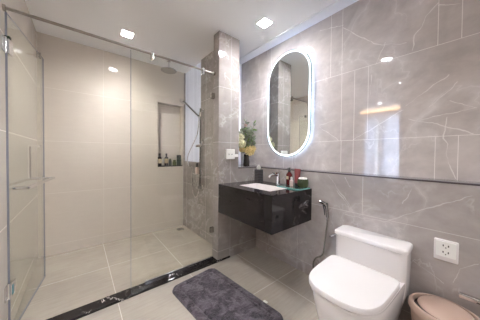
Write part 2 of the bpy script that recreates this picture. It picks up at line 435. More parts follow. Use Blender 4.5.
# kerb
struct('trim_5', box(BM(), XL, 1.333, 1.756, 1.862, 0, .02), M['kerb'], 'black veined stone kerb under the shower screen', bevel=.003)
# bedroom seen through the doorway
BX = -3.6
struct('floor_bedroom', box(BM(), BX, XL - .1, -1.2, 4.2, -.06, 0), M['wood'], 'wooden floor of the room beyond the doorway')
struct('ceiling_bedroom', box(BM(), BX, XL - .1, -1.2, 4.2, 2.6, 2.66), M['white'], 'ceiling of the room beyond the doorway')
bm = BM(); box(bm, BX - .1, BX, -1.2, 1.2, 0, 2.6); box(bm, BX - .1, BX, 2.36, 4.2, 0, 2.6); box(bm, BX - .1, BX, 1.2, 2.36, 0, .5); box(bm, BX - .1, BX, 1.2, 2.36, 2.35, 2.6)
struct('wall_bedroom_far', bm, M['roomwall'], 'far wall of the room beyond the doorway')
bm = BM(); box(bm, BX, XL - .1, -1.3, -1.2, 0, 2.6); box(bm, BX, XL - .1, 4.2, 4.3, 0, 2.6)
struct('wall_bedroom_sides', bm, M['roomwall'], 'side walls of the room beyond the doorway')
wf = BM(); box(wf, BX - .07, BX - .02, 1.2, 1.25, .5, 2.35); box(wf, BX - .07, BX - .02, 2.31, 2.36, .5, 2.35); box(wf, BX - .07, BX - .02, 1.8, 2.02, .55, 2.3); box(wf, BX - .07, BX - .02, 1.25, 2.31, .5, .55); box(wf, BX - .07, BX - .02, 1.25, 2.31, 2.3, 2.35)
win2 = struct('window_2', wf, M['plastic'], 'bedroom window beyond the doorway')
struct('window_pane', box(BM(), BX - .06, BX - .05, 1.25, 2.31, .55, 2.3), M['roompane'], parent=win2)
struct('trim_6', box(BM(), BX + .3, BX + .33, .6, 3.0, 2.5, 2.54), M['cove'], 'warm cove light strip above the curtains')
def curtain(y0, y1, label):
    bm = BM(); n = 60; rr = []
    prev = None
    for i in range(n + 1):
        y = y0 + (y1 - y0) * i / n; x = BX + .15 + .03 * math.sin(i * .9)
        cur = [bm.verts.new((x, y, z)) for z in (.02, 2.45)] + [bm.verts.new((x + .004, y, z)) for z in (2.45, .02)]
        if prev:
            for k in range(4): bm.faces.new((prev[k], prev[(k + 1) % 4], cur[(k + 1) % 4], cur[k]))
        else: bm.faces.new(cur)
        prev = cur
    bm.faces.new(prev)
    props(obj('curtain', bm, M['curtain'], loc=(BX + .15, (y0 + y1) / 2, .02)), label, 'curtain')
curtain(1.25, 1.85, 'wide white sheer curtain hanging at the bedroom window')
curtain(1.98, 2.35, 'narrow white sheer curtain at the far side of the bedroom window')

# ------------------------------------------------------------------ ceiling lights
def downlight(x, y, mat, label, H=H):
    t = thing('ceiling_downlight', label, 'light', (x, y, H), 'square ceiling downlights')
    bm = BM(); s = .058
    rings(bm, [rrect(x, y, s, s, .004, H - .004, 3), rrect(x, y, s, s, .004, H, 3), rrect(x, y, s - .008, s - .008, .003, H, 3), rrect(x, y, s - .008, s - .008, .003, H - .004, 3)], closed=True)
    obj('frame', bm, M['white'], t)
    d = obj('diffuser', box(BM(), x - .05, x + .05, y - .05, y + .05, H - .005, H - .001), mat, t)
    return t
downlight(1.45, 1.375, M['lampA'], 'square downlight in the ceiling between the pillar and the mirror')
downlight(.415, 2.47, M['lampB'], 'warm square downlight in the ceiling over the shower')
downlight(-1.19, .95, M['lampC'], 'square downlight in the bedroom ceiling near the doorway', 2.6)
downlight(-2.70, 1.73, M['lampC'], 'square downlight in the bedroom ceiling near the curtains', 2.6)
downlight(.40, .82, M['lampC'], 'square downlight in the ceiling behind the viewer')

def panel(x, y, label):  # unseen ceiling panels added to give soft fill light
    t = thing('ceiling_fill_panel', label, 'light', (x, y, H))
    bm = BM(); s = .31
    rings(bm, [rrect(x, y, s, s, .01, H - .012, 3), rrect(x, y, s, s, .01, H, 3), rrect(x, y, s - .02, s - .02, .006, H, 3), rrect(x, y, s - .02, s - .02, .006, H - .012, 3)], closed=True)
    obj('frame', bm, M['plastic'], t)
    obj('diffuser', box(BM(), x - .285, x + .285, y - .285, y + .285, H - .01, H - .002), M['panel'], t)
panel(.15, -1.6, 'square ceiling panel added as unseen fill light on the left behind the viewer')
panel(1.2, -1.6, 'square ceiling panel added as unseen fill light on the right behind the viewer')

# ------------------------------------------------------------------ shower screen, rail and door
YG = 1.85; GT = .010; RZ = 2.068
def pane(name, bm, parent, mat=None):
    return obj(name, bm, mat or M['glass'], parent)
sc = thing('shower_screen', 'fixed clear glass shower panel standing on the black kerb beside the pillar', 'shower screen', (.75, YG, .02))
pane('glass_panel', box(BM(), .338, 1.160, YG - GT / 2, YG + GT / 2, .022, 2.05), sc)
obj('polished_edge', box(BM(), .3355, .338, YG - GT / 2, YG + GT / 2, .022, 2.05), M['edge'], sc)
obj('bottom_channel', box(BM(), .45, 1.16, YG - .009, YG + .009, .0202, .036), M['chrome'], sc, bevel=.001)
for z in (1.82, .335):
    bm = BM(); box(bm, 1.118, 1.1655, YG + .0055, YG + .013, z - .03, z + .03); box(bm, 1.118, 1.1655, YG - .013, YG - .0055, z - .03, z + .03)
    props(obj('wall_bracket', bm, M['steel'], sc, bevel=.002), 'steel wall bracket')
for x in (.505, 1.02):
    bm = BM(); box(bm, x - .010, x + .010, YG - .020, YG - .0055, 2.015, RZ + .016); box(bm, x - .010, x + .010, YG + .0055, YG + .020, 2.015, RZ + .016)
    box(bm, x - .010, x + .010, YG - .020, YG + .020, RZ + .0125, RZ + .018)
    props(obj('rail_clamp', bm, M['chrome'], sc, bevel=.003), 'chrome rail clamp')
rl = thing('shower_rail', 'long steel support rail across the top of the shower', 'rail', (.4, YG, RZ))
obj('rod', cyl(BM(), (XL + .012, YG, RZ), (1.150, YG, RZ), .0100, 20), M['railsteel'], rl, smooth=True)
for x0, x1 in ((XL, XL + .014), (1.148, 1.166)):
    obj('end_mount', cyl(BM(), (x0, YG, RZ), (x1, YG, RZ), .02, 20), M['steel'], rl, smooth=True)

# the door: hinged on the left wall, standing open into the shower
HX, HY = XL + .012, YG
ang = math.radians(7.4); DW = .705
dd = Vector((math.sin(ang), math.cos(ang), 0)); dn = Vector((math.cos(ang), -math.sin(ang), 0))   # along the leaf / towards the room
def dp(a, n, z): return Vector((HX, HY, 0)) + dd * a + dn * n + Vector((0, 0, z))
def dbox(bm, a0, a1, n0, n1, z0, z1):
    v = [bm.verts.new(dp(a, n, z)) for a in (a0, a1) for n in (n0, n1) for z in (z0, z1)]
    for f in ((0, 1, 3, 2), (4, 6, 7, 5), (0, 4, 5, 1), (2, 3, 7, 6), (0, 2, 6, 4), (1, 5, 7, 3)): bm.faces.new([v[i] for i in f])
    return bm
dr = thing('shower_door', 'clear glass shower door standing open against the cream wall', 'shower door', (HX, HY, .02))
pane('glass_leaf', dbox(BM(), .0025, DW - .0025, -.005, .005, .010, 2.045), dr, M['door_glass'])
obj('polished_edge', dbox(BM(), DW - .0025, DW, -.005, .005, .010, 2.045), M['edge'], dr)
obj('polished_edge', dbox(BM(), .0025, DW - .0025, -.003, .003, 2.0455, 2.0475), M['edge'], dr)
obj('polished_edge', dbox(BM(), 0, .0025, -.005, .005, .010, 2.045), M['edge'], dr)
obj('polished_edge', dbox(BM(), .0025, DW - .0025, -.005, .005, .006, .0095), M['edge'], dr)
for z in (1.84, .30):
    hb = obj('hinge', dbox(BM(), -.004, .055, .0055, .014, z - .045, z + .045), M['chrome'], dr, bevel=.002)
    obj('back_plate', dbox(BM(), .026, .055, -.013, -.0055, z - .045, z + .045), M['chrome'], hb, bevel=.002)
    obj('wall_plate', box(BM(), XL + .0003, XL + .008, HY - .055, HY + .055, z - .045, z + .045), M['chrome'], hb, bevel=.002)
    props(obj('hinge_block', dbox(BM(), -.002, .022, -.0085, .0165, z - .030 if z < 1 else z + .0455, z + .030 if z < 1 else z + .062), M['gasket' if z < 1 else 'teal'], hb, bevel=.002), 'teal hinge block' if z < 1 else 'dark green hinge block')
    obj('pin', cyl(BM(), (HX - .002, HY - .007, z - .05), (HX - .002, HY - .007, z + .05), .007), M['chrome'], hb, smooth=True)
# inner pull handle (behind the glass) and outer towel bar (towards the room)
ha = .645
bm = BM()
tube(bm, smooth_path([dp(ha, -.005, 1.235), dp(ha, -.066, 1.235), dp(ha, -.078, 1.223), dp(ha, -.078, 1.08), dp(ha, -.078, .955), dp(ha, -.066, .943), dp(ha, -.005, .943)], 5), .0105, 14)
obj('pull_handle', bm, M['chrome'], dr, smooth=True)
bm = BM()
tube(bm, smooth_path([dp(ha, .005, .943), dp(ha, .07, .943), dp(ha - .012, .08, .943), dp(.4, .08, .943), dp(.062, .08, .943), dp(.05, .07, .943), dp(.05, .005, .943)], 5), .0105, 14)
obj('towel_bar', bm, M['chrome'], dr, smooth=True)
bm = BM(); dbox(bm, .555, .585, .006, .016, 2.0, 2.05); dbox(bm, .555, .585, -.016, -.006, 2.0, 2.05); tube(bm, [dp(.57, -.01, 2.02), dp(.57, -.068, 2.02)], .007)
props(obj('stop_arm', bm, M['steel'], dr, bevel=.001), 'steel stop arm at the top of the door')

# ------------------------------------------------------------------ shower fittings
t = thing('rain_shower', 'round chrome rain shower head hanging from the shower ceiling', 'shower head', (.99, 2.79, H))
obj('drop_pipe', cyl(BM(), (.99, 2.79, 2.385), (.99, 2.79, H - .01), .011), M['chrome'], t, smooth=True)
obj('ceiling_rose', lathe(BM(), [(.028, -.012), (.03, -.006), (.03, 0)], (.99, 2.79, H)), M['chrome'], t, smooth=True)
obj('head', lathe(BM(), [(.10, 2.353), (.108, 2.358), (.108, 2.365), (.09, 2.371), (.02, 2.378), (.016, 2.39)], (.99, 2.79, 0), 40), M['steel'], t, smooth=True)
obj('nozzle_plate', lathe(BM(), [(.095, 2.349), (.098, 2.3532)], (.99, 2.79, 0), 40), M['steel'], t)

WX = 1.333; RX = WX - .045; RY = 2.40
rs = thing('shower_riser', 'chrome shower riser with sliding hand shower and mixer on the grey side wall', 'shower', (RX, RY, .70))
obj('riser_bar', cyl(BM(), (RX, RY, .70), (RX, RY, 1.80), .012), M['darkchrome'], rs, smooth=True)
for z in (1.78, 1.36, .72):
    bm = BM(); cyl(bm, (RX - .004, RY, z), (WX - .008, RY, z), .009); cyl(bm, (WX - .008, RY, z), (WX, RY, z), .022)
    obj('wall_mount', bm, M['chrome'], rs, smooth=True)
mx = obj('mixer', cyl(BM(), (RX - .01, RY - .07, 1.29), (RX - .01, RY + .08, 1.29), .021), M['chrome'], rs, smooth=True)
obj('lever', tube(BM(), [(RX - .012, RY - .075, 1.29), (RX - .03, RY - .10, 1.30), (RX - .06, RY - .10, 1.31)], [.016, .011, .008]), M['chrome'], mx, smooth=True)
obj('slider', cyl(BM(), (RX, RY, 1.69), (RX, RY, 1.75), .02), M['chrome'], rs, smooth=True)
hs = obj('hand_shower', tube(BM(), smooth_path([(RX - .02, RY + .02, 1.70), (RX - .05, RY + .18, 1.82), (RX - .08, RY + .32, 1.93), (RX - .09, RY + .37, 1.962)], 4), .012), M['darkchrome'], rs, smooth=True)
hd = Vector((-.55, -.25, -.8)).normalized(); hp = Vector((RX - .09, RY + .38, 1.962))
obj('spray_face', tube(BM(), [hp - hd * .012, hp + hd * .006, hp + hd * .012], [.03, .052, .047], 24), M['chrome'], hs, smooth=True)
obj('hose', tube(BM(), smooth_path([(RX - .02, RY + .02, 1.69), (RX - .03, RY + .0, 1.58), (RX - .02, RY + .06, 1.44), (RX - .015, RY + .22, 1.29), (RX - .01, RY + .36, 1.16), (RX - .01, RY + .37, 1.05), (RX - .015, RY + .29, .98), (RX - .015, RY + .20, .98),
    (RX - .01, RY + .22, .85), (RX - .01, RY + .20, .66), (RX - .012, RY + .14, .58), (RX - .012, RY + .08, .57), (RX - .012, RY + .03, .63), (RX - .008, RY, .71)], 8), .0065, 8), M['chrome'], rs, smooth=True)
obj('lower_outlet', cyl(BM(), (RX - .045, RY, .72), (RX, RY, .72), .016), M['chrome'], rs, smooth=True)
# little shelf on the riser with a bottle on it
sh = thing('soap_shelf', 'small chrome shelf clipped to the shower riser under a dark-capped bottle', 'shelf', (RX - .03, RY - .02, .885))
obj('tray', box(BM(), RX - .085, RX - .0124, RY - .06, RY + .06, 0.905, 0.912), M['chrome'], sh, bevel=.002)
obj('clip', box(BM(), RX - .018, RX - .0124, RY - .018, RY + .018, .885, .9045), M['chrome'], sh, bevel=.003)
sb = thing('shampoo_bottle', 'small pale bottle with dark cap on the riser shelf', 'bottle', (RX - .045, RY, .9125))
obj('body', rings(BM(), [rrect(RX - .045, RY, a, b, .012, z) for a, b, z in ((.020, .024, .9125), (.022, .026, .92), (.022, .026, .985), (.016, .018, 1.0))]), M['pink'], sb, smooth=True)
obj('cap', lathe(BM(), [(.017, 1.0005), (.018, 1.005), (.018, 1.05), (.014, 1.055)], (RX - .045, RY, 0)), M['black'], sb, smooth=True)
# floor drain
fd = thing('floor_drain', 'small square steel drain in the shower floor corner', 'drain', (1.215, 2.90, .001))
bm = BM(); rings(bm, [rrect(1.215, 2.90, .05, .05, .004, .0012, 3), rrect(1.215, 2.90, .05, .05, .004, .004, 3), rrect(1.215, 2.90, .041, .041, .003, .004, 3), rrect(1.215, 2.90, .041, .041, .003, .0012, 3)], closed=True)
obj('frame', bm, M['steel'], fd)
bm = BM()
for k in range(5): box(bm, 1.176 + k * .0165, 1.1875 + k * .0165, 2.859, 2.941, .0012, .0034)
gr = obj('grate', bm, M['socket'], fd)

# ------------------------------------------------------------------ niche bottles
NZ = NZ0 + .0165; NY = YB + .045
def pump_bottle(x, label):
    t = thing('niche_bottle', label, 'bottle', (x, NY, NZ), 'toiletries in the shower niche')
    obj('body', lathe(BM(), [(.026, 0), (.028, .004), (.028, .125), (.012, .142), (.011, .15)], (x, NY, NZ)), M['darkglass'], t, smooth=True)
    obj('paper_label', lathe(BM(), [(.0286, .035), (.0288, .036), (.0288, .105), (.0286, .106)], (x, NY, NZ)), M['label'], t, smooth=True)
    obj('cap', lathe(BM(), [(.013, .1505), (.014, .152), (.014, .185), (.010, .19)], (x, NY, NZ)), M['black'], t, smooth=True)
    return t
pump_bottle(.965, 'dark bottle with cream label at the left end of the shower niche')
b2 = dup([o for o in COL.objects if o.name == 'niche_bottle'][0], (1.065, NY - .005, NZ)); b2['label'] = 'dark bottle with cream label standing second from the left in the shower niche'
def jar(x, r, h, mat, label, capm='black', cap=.02):
    t = thing('niche_jar', label, 'jar', (x, NY, NZ), 'toiletries in the shower niche')
    obj('body', lathe(BM(), [(r * .94, 0), (r, .005), (r, h * .85), (r * .7, h)], (x, NY, NZ)), M[mat], t, smooth=True)
    obj('lid', lathe(BM(), [(r * .72, h + .0004), (r * .75, h + .003), (r * .75, h + cap), (r * .65, h + cap + .002)], (x, NY, NZ)), M[capm], t, smooth=True)
jar(1.128, .021, .085, 'teal', 'narrow brown-green jar between the labelled bottles and olive jar', 'greenglass')
jar(1.196, .028, .062, 'greenglass', 'short olive glass jar with small lid in the shower niche', 'greenglass')
bt = thing('jar_stack', 'tall dark green ribbed container at the right end of the niche', 'container', (1.272, NY, NZ), 'toiletries in the shower niche')
obj('body', lathe(BM(), [(.033, 0), (.034, .004), (.034, .046), (.031, .05), (.034, .054), (.034, .096), (.031, .10), (.034, .104), (.034, .145)], (1.272, NY, NZ)), M['teal'], bt, smooth=True)
obj('lid', lathe(BM(), [(.035, .1454), (.035, .162), (.03, .166)], (1.272, NY, NZ)), M['black'], bt, smooth=True)

# ------------------------------------------------------------------ vanity
VX0, VY0, VZ0, VZ1 = 1.17, 1.006, .548, .855
SX0, SX1, SY0, SY1 = 1.30, 1.575, 1.145, 1.585
va = thing('vanity', 'black polished stone vanity block hung between pillar and marble wall', 'vanity', (1.46, 1.385, VZ0))
bm = BM()
outer = lambda z: [(VX0, VY0, z), (XR - .001, VY0, z), (XR - .001, YP - .001, z), (VX0, YP - .001, z)]
def hole(z): return rrect((SX0 + SX1) / 2, (SY0 + SY1) / 2, (SX1 - SX0) / 2, (SY1 - SY0) / 2, .03, z, 6)
# slab with a basin cut-out: four top boards around the bowl
box(bm, VX0, SX0, VY0, YP - .001, VZ1 - .04, VZ1); box(bm, SX1, XR - .001, VY0, YP - .001, VZ1 - .04, VZ1)
box(bm, SX0, SX1, VY0, SY0, VZ1 - .04, VZ1); box(bm, SX0, SX1, SY1, YP - .001, VZ1 - .04, VZ1)
bmesh.ops.remove_doubles(bm, verts=bm.verts, dist=1e-5)
obj('countertop', bm, M['granite'], va)
obj('front_apron', box(BM(), VX0, VX0 + .02, VY0, YP - .001, VZ0, VZ1 - .0405), M['granite'], va)
obj('end_panel', box(BM(), VX0 + .0205, XR - .001, VY0, VY0 + .02, VZ0, VZ1 - .0405), M['granite'], va)
obj('bottom_panel', box(BM(), VX0 + .0205, XR - .001, VY0 + .0205, YP - .001, VZ0, VZ0 + .02), M['granite'], va)
# sink bowl
bm = BM()
prof = [(0, VZ1 - .002, .0), (.004, VZ1 - .03, 0), (.012, VZ1 - .09, .01), (.05, VZ1 - .125, .02), (.09, VZ1 - .13, .02)]
rs_ = [rrect((SX0 + SX1) / 2, (SY0 + SY1) / 2, (SX1 - SX0) / 2 - i - .0005, (SY1 - SY0) / 2 - i - .0005, .03 + k, z, 6) for i, z, k in prof]
rs2 = [rrect((SX0 + SX1) / 2, (SY0 + SY1) / 2, (SX1 - SX0) / 2 - i + .012 - .0125 * (k_ == 0), (SY1 - SY0) / 2 - i + .012 - .0125 * (k_ == 0), .03 + k, z - .012 * (k_ > 1), 6) for k_, (i, z, k) in enumerate(prof)]
rings(bm, rs_, cap0=False, cap1=True)
bk = thing('sink_basin', 'white rectangular basin set into the black countertop', 'sink', ((SX0 + SX1) / 2, (SY0 + SY1) / 2, VZ1 - .13))
o = obj('bowl', bm, M['ceramic'], bk, smooth=True)
obj('waste', lathe(BM(), [(.026, .0005), (.026, .003), (.018, .004)], (1.425, 1.405, VZ1 - .13)), M['chrome'], bk, smooth=True)
# faucet
FX, FY = 1.645, 1.335
fa = thing('faucet', 'chrome single lever faucet behind the white basin', 'faucet', (FX, FY, VZ1))
obj('body', lathe(BM(), [(.026, 0), (.026, .008), (.020, .014), (.019, .118), (.021, .122)], (FX, FY, VZ1)), M['chrome'], fa, smooth=True)
obj('spout', tube(BM(), smooth_path([(FX, FY, VZ1 + .10), (FX - .06, FY, VZ1 + .112), (FX - .125, FY, VZ1 + .106), (FX - .135, FY, VZ1 + .09)], 5), .012), M['chrome'], fa, smooth=True)
obj('lever', rings(BM(), [rrect(FX - .02, FY, .045, .014, .01, VZ1 + .1225), rrect(FX - .025, FY, .055, .016, .01, VZ1 + .131), rrect(FX - .03, FY, .06, .016, .01, VZ1 + .138)]), M['chrome'], fa, smooth=True)

# things on the counter
tb = thing('tissue_box', 'dark lattice tissue holder on the counter near the pillar', 'tissue box', (1.60, 1.58, VZ1))
obj('box', rings(BM(), [rrect(1.60, 1.58, .034, .04, .008, VZ1 + z) for z in (.0004, .15)] + [rrect(1.60, 1.58, .030, .036, .008, VZ1 + .154)]), M['latt'], tb, smooth=True)
bm = BM(); rings(bm, [[(1.60 + r * math.cos(a) * (1 + .3 * math.sin(3 * a)), 1.58 + r * math.sin(a), VZ1 + z) for a in [2 * math.pi * k / 14 for k in range(14)]] for r, z in ((.018, .1545), (.024, .175), (.017, .192), (.006, .205))])
obj('tissue', bm, M['cotton'], tb, smooth=True)
tr = thing('glass_tray', 'teal glass tray at the right end of the black counter', 'tray', (1.64, 1.145, VZ1))
obj('plate', rings(BM(), [rrect(1.642, 1.147, .089, .134, .018, VZ1 + .0004), rrect(1.642, 1.147, .089, .134, .018, VZ1 + .012)]), M['glass'], tr)
props(obj('glass_edge', rings(BM(), [rrect(1.642, 1.147, .0895, .1345, .018, VZ1 + .0004), rrect(1.642, 1.147, .0895, .1345, .018, VZ1 + .012), rrect(1.642, 1.147, .094, .139, .02, VZ1 + .012), rrect(1.642, 1.147, .094, .139, .02, VZ1 + .0004)], closed=True), M['tray'], tr), 'teal glass edge')
TZ = VZ1 + .0125
rb = thing('soap_bottle', 'red glass soap bottle with black pump on the tray', 'bottle', (1.70, 1.235, TZ))
obj('body', lathe(BM(), [(.03, 0), (.032, .004), (.032, .108), (.016, .128), (.013, .134)], (1.70, 1.235, TZ)), M['red'], rb, smooth=True)
pb = obj('pump', lathe(BM(), [(.015, .1345), (.015, .150), (.006, .152), (.006, .168), (.012, .170), (.012, .178)], (1.70, 1.235, TZ)), M['black'], rb, smooth=True)
obj('nozzle', tube(BM(), [(1.70, 1.235, TZ + .175), (1.662, 1.225, TZ + .172)], .005), M['black'], pb, smooth=True)
obj('paper_label', box(BM(), 1.664, 1.668, 1.222, 1.246, TZ + .06, TZ + .09), M['label'], rb)
rt = thing('squeeze_tube', 'red squeeze tube standing on a dark cap on the tray', 'tube', (1.71, 1.145, TZ))
bm = BM(); rr = []
for k in range(7):
    f = k / 6; z = TZ + .028 + .142 * f
    a = .026 + .012 * f; b = .026 * (1 - f) + .004
    rr.append([(1.71 + b * math.cos(q_) * .95 - .0 , 1.145 + a * math.sin(q_), z) for q_ in [2 * math.pi * j / 20 for j in range(20)]])
obj('body', rings(bm, rr), M['redtube'], rt, smooth=True)
obj('cap', lathe(BM(), [(.024, .0004), (.025, .003), (.025, .0275)], (1.71, 1.145, TZ)), M['black'], rt, smooth=True)
pk = thing('dropper_bottle', 'small pale pink bottle in front of the red ones on the tray', 'bottle', (1.655, 1.175, TZ))
obj('body', lathe(BM(), [(.016, 0), (.018, .003), (.018, .052), (.009, .062)], (1.655, 1.175, TZ)), M['pink'], pk, smooth=True)
obj('cap', lathe(BM(), [(.010, .0624), (.010, .082), (.005, .09)], (1.655, 1.175, TZ)), M['cotton'], pk, smooth=True)
gp = thing('green_pot', 'green faceted pot of white cotton rolls on the tray', 'pot', (1.675, 1.06, TZ))
bm = BM(); rr = [[(1.675 + r * math.cos(a), 1.06 + r * math.sin(a), TZ + z) for a in [2 * math.pi * k / 10 for k in range(10)]] for r, z in ((.040, .0002), (.050, .012), (.054, .045), (.050, .080), (.045, .080), (.047, .045), (.042, .02))]
obj('pot', rings(bm, rr), M['greenpot'], gp)
for k in range(4):
    a = k * math.pi / 2 + .4
    x, y = 1.675 + .022 * math.cos(a), 1.06 + .022 * math.sin(a)
    obj('cotton_roll', lathe(BM(), [(.012, .022), (.019, .035), (.019, .082), (.014, .092), (.005, .094)], (x, y, TZ), 12), M['cotton'], gp, smooth=True)

# ------------------------------------------------------------------ LED mirror
MY, MZ, MHW, MHH = 1.352, 1.741, .291, .588
MX = 1.80
def pill(hw, hh, x, n=20):
    out = []
    s = hh - hw
    for k in range(n + 1): a = math.pi * k / n; out.append((x, MY + hw * math.cos(a), MZ + s + hw * math.sin(a)))
    for k in range(n + 1): a = math.pi + math.pi * k / n; out.append((x, MY + hw * math.cos(a), MZ - s + hw * math.sin(a)))
    return out
mi = thing('led_mirror', 'tall pill-shaped mirror with glowing white rim on the marble wall', 'mirror', (MX, MY, MZ))
obj('mirror_glass', rings(BM(), [pill(MHW - .024, MHH - .024, MX), pill(MHW - .024, MHH - .024, MX + .006)]), M['mirror'], mi)
obj('lit_rim', rings(BM(), [pill(MHW - .0235, MHH - .0235, MX + .0008), pill(MHW - .0235, MHH - .0235, MX + .006), pill(MHW - .009, MHH - .009, MX + .006), pill(MHW - .009, MHH - .009, MX + .0008)], closed=True), M['led'], mi)
obj('outer_rim', rings(BM(), [pill(MHW - .0085, MHH - .0085, MX), pill(MHW - .0085, MHH - .0085, MX + .006), pill(MHW, MHH, MX + .006), pill(MHW, MHH, MX)], closed=True), mottled('mirror_edge', lin(70, 96, 92), .1, amt=.05), mi)
obj('backing', rings(BM(), [pill(MHW - .093, MHH - .093, MX + .0065), pill(MHW - .093, MHH - .093, XU - .001)]), M['white'], mi)
obj('back_light', rings(BM(), [pill(MHW - .0925, MHH - .0925, MX + .012), pill(MHW - .0925, MHH - .0925, MX + .030), pill(MHW - .085, MHH - .085, MX + .030), pill(MHW - .085, MHH - .085, MX + .012)], closed=True), M['backled'], mi)

# ------------------------------------------------------------------ flowers on the ledge
fl = thing('flower_vase', 'smoked vase of yellow and ivory flowers on the ledge beside the pillar', 'flowers', (1.67, 1.87, 1.03))
FXc, FYc = 1.665, 1.87
obj('vase', lathe(BM(), [(.038, .0004), (.042, .006), (.040, .06), (.034, .11), (.038, .15), (.034, .15), (.030, .11), (.034, .02)], (FXc, FYc, 1.03)), M['vase'], fl, smooth=True)
bm = BM(); tips = []
for k in range(16):
    a = random.random() * 6.28; r = random.uniform(.03, .15); z = random.uniform(1.28, 1.53)
    tips.append((FXc + r * math.cos(a), FYc + r * math.sin(a) * .8, z))
tips += [(FXc - .02, FYc, 1.60), (FXc + .10, FYc - .03, 1.585)]
for tp in tips:
    tube(bm, smooth_path([(FXc, FYc, 1.06), (FXc + (tp[0] - FXc) * .3, FYc + (tp[1] - FYc) * .3, 1.2), tp], 4), .0025, 5)
obj('stems', bm, M['stem'], fl)
def leaf(bm, c, d, L, wd):
    d = Vector(d).normalized(); u, v = frame_of(d); c = Vector(c)
    q = random.random() * 6.28; u, v = u * math.cos(q) + v * math.sin(q), v * math.cos(q) - u * math.sin(q)
    pts = [c, c + d * L * .35 + u * wd + v * wd * .3, c + d * L * .7 + u * wd * .7 + v * wd * .2, c + d * L - v * wd * .4, c + d * L * .7 - u * wd * .7 + v * wd * .2, c + d * L * .35 - u * wd + v * wd * .3]
    top = [bm.verts.new(p_) for p_ in pts]; bot = [bm.verts.new(p_ - v * .0015) for p_ in pts]
    bm.faces.new(top); bm.faces.new(bot[::-1])
    for i in range(6): bm.faces.new((top[i], bot[i], bot[(i + 1) % 6], top[(i + 1) % 6]))
for nm, mt, cnt in (('foliage', 'leaf', 330), ('fresh_foliage', 'leaf2', 50)):
    bm = BM()
    for k in range(cnt):
        tp = random.choice(tips); f = random.uniform(.45, 1.0)
        c = (FXc + (tp[0] - FXc) * f, FYc + (tp[1] - FYc) * f, 1.12 + (tp[2] - 1.12) * f)
        d = (random.uniform(-1, 1), random.uniform(-1, 1), random.uniform(-.3, 1))
        leaf(bm, c, d, random.uniform(.035, .065), random.uniform(.010, .018))
    obj(nm, bm, M[mt], fl)
bm = BM()
for k in range(240):
    while True:
        q = Vector((random.uniform(-1, 1), random.uniform(-1, 1), random.uniform(-1, 1)))
        if q.length < 1: break
    leaf(bm, (1.665 + q.x * .12, 1.875 + q.y * .09, 1.39 + q.z * .11), (q.x + random.uniform(-.6, .6), q.y + random.uniform(-.6, .6), q.z + random.uniform(-.2, .9)), random.uniform(.03, .055), random.uniform(.009, .016))
obj('eucalyptus', bm, M['leaf3'], fl)
def bloom(c, r, mat, n=70):
    bm = BM()
    for k in range(n):
        zf = 1 - 2 * (k + .5) / n; a = k * 2.39996; s = math.sqrt(1 - zf * zf)
        d = Vector((s * math.cos(a), s * math.sin(a), zf * .85))
        leaf(bm, Vector(c) + d * r * .55, d + Vector((random.uniform(-.4, .4), random.uniform(-.4, .4), random.uniform(-.4, .4))), r * .55, r * .22)
    m_ = bmesh.ops.create_icosphere(bm, subdivisions=2, radius=r * .68, matrix=Matrix.Translation(c))
    obj('bloom', bm, M[mat], fl)
bloom((1.655, 1.80, 1.225), .068, 'yellow'); bloom((1.73, 1.83, 1.255), .048, 'yellow'); bloom((1.575, 1.85, 1.24), .04, 'yellow')
bloom((1.535, 1.82, 1.31), .058, 'ivory'); bloom((1.545, 1.84, 1.39), .045, 'ivory')
bloom((1.64, 1.86, 1.55), .024, 'berry', 40)

# ------------------------------------------------------------------ outlet on the pillar with a plug, outlet by the toilet
so = thing('pillar_outlet', 'white outlet box with a plug on the marble pillar', 'outlet', (1.305, YP, 1.18))
obj('plate', rings(BM(), [rrect(1.313, 1.18, .063, .056, .008, YP - z, 4, 'y') for z in (0.0003, .02)] + [rrect(1.313, 1.18, .058, .051, .008, YP - .026, 4, 'y')]), M['plastic'], so, smooth=True)
bm = BM()
for dx in (-.02, .02):
    for q in (-.008, .008): box(bm, 1.308 + dx + q - .002, 1.308 + dx + q + .002, YP - .0268, YP - .0255, 1.17, 1.185)
obj('socket_holes', bm, M['socket'], so)
obj('plug', rings(BM(), [rrect(1.391, 1.165, .03, .016, .008, YP - .028 + q, 4, 'y') for q in (0, .02)]), M['plastic'], so, smooth=True)
wo = thing('wall_outlet', 'white double outlet with a pale frame on the wall right of the toilet', 'outlet', (XR, .115, .605))
obj('frame', rings(BM(), [rrect(.115, .603, .052, .064, .006, XR - z, 4, 'x') for z in (.0003, .008)] + [rrect(.115, .603, .047, .059, .006, XR - .012, 4, 'x')]), M['ceramic'], wo, smooth=True)
pl = obj('plate', rings(BM(), [rrect(.115, .612, .042, .046, .004, XR - z, 4, 'x') for z in (.0124, .016)]), M['plastic'], wo)
bm = BM()
for zz in (.632, .592):
    for q in (-.011, .011): box(bm, XR - .0172, XR - .0155,   .115 + q - .0025,   .115 + q + .0025, zz - .003, zz + .008)
    box(bm, XR - .0172, XR - .0155, .1125, .1175, zz - .013, zz - .007)
obj('socket_holes', bm, M['socket'], wo)

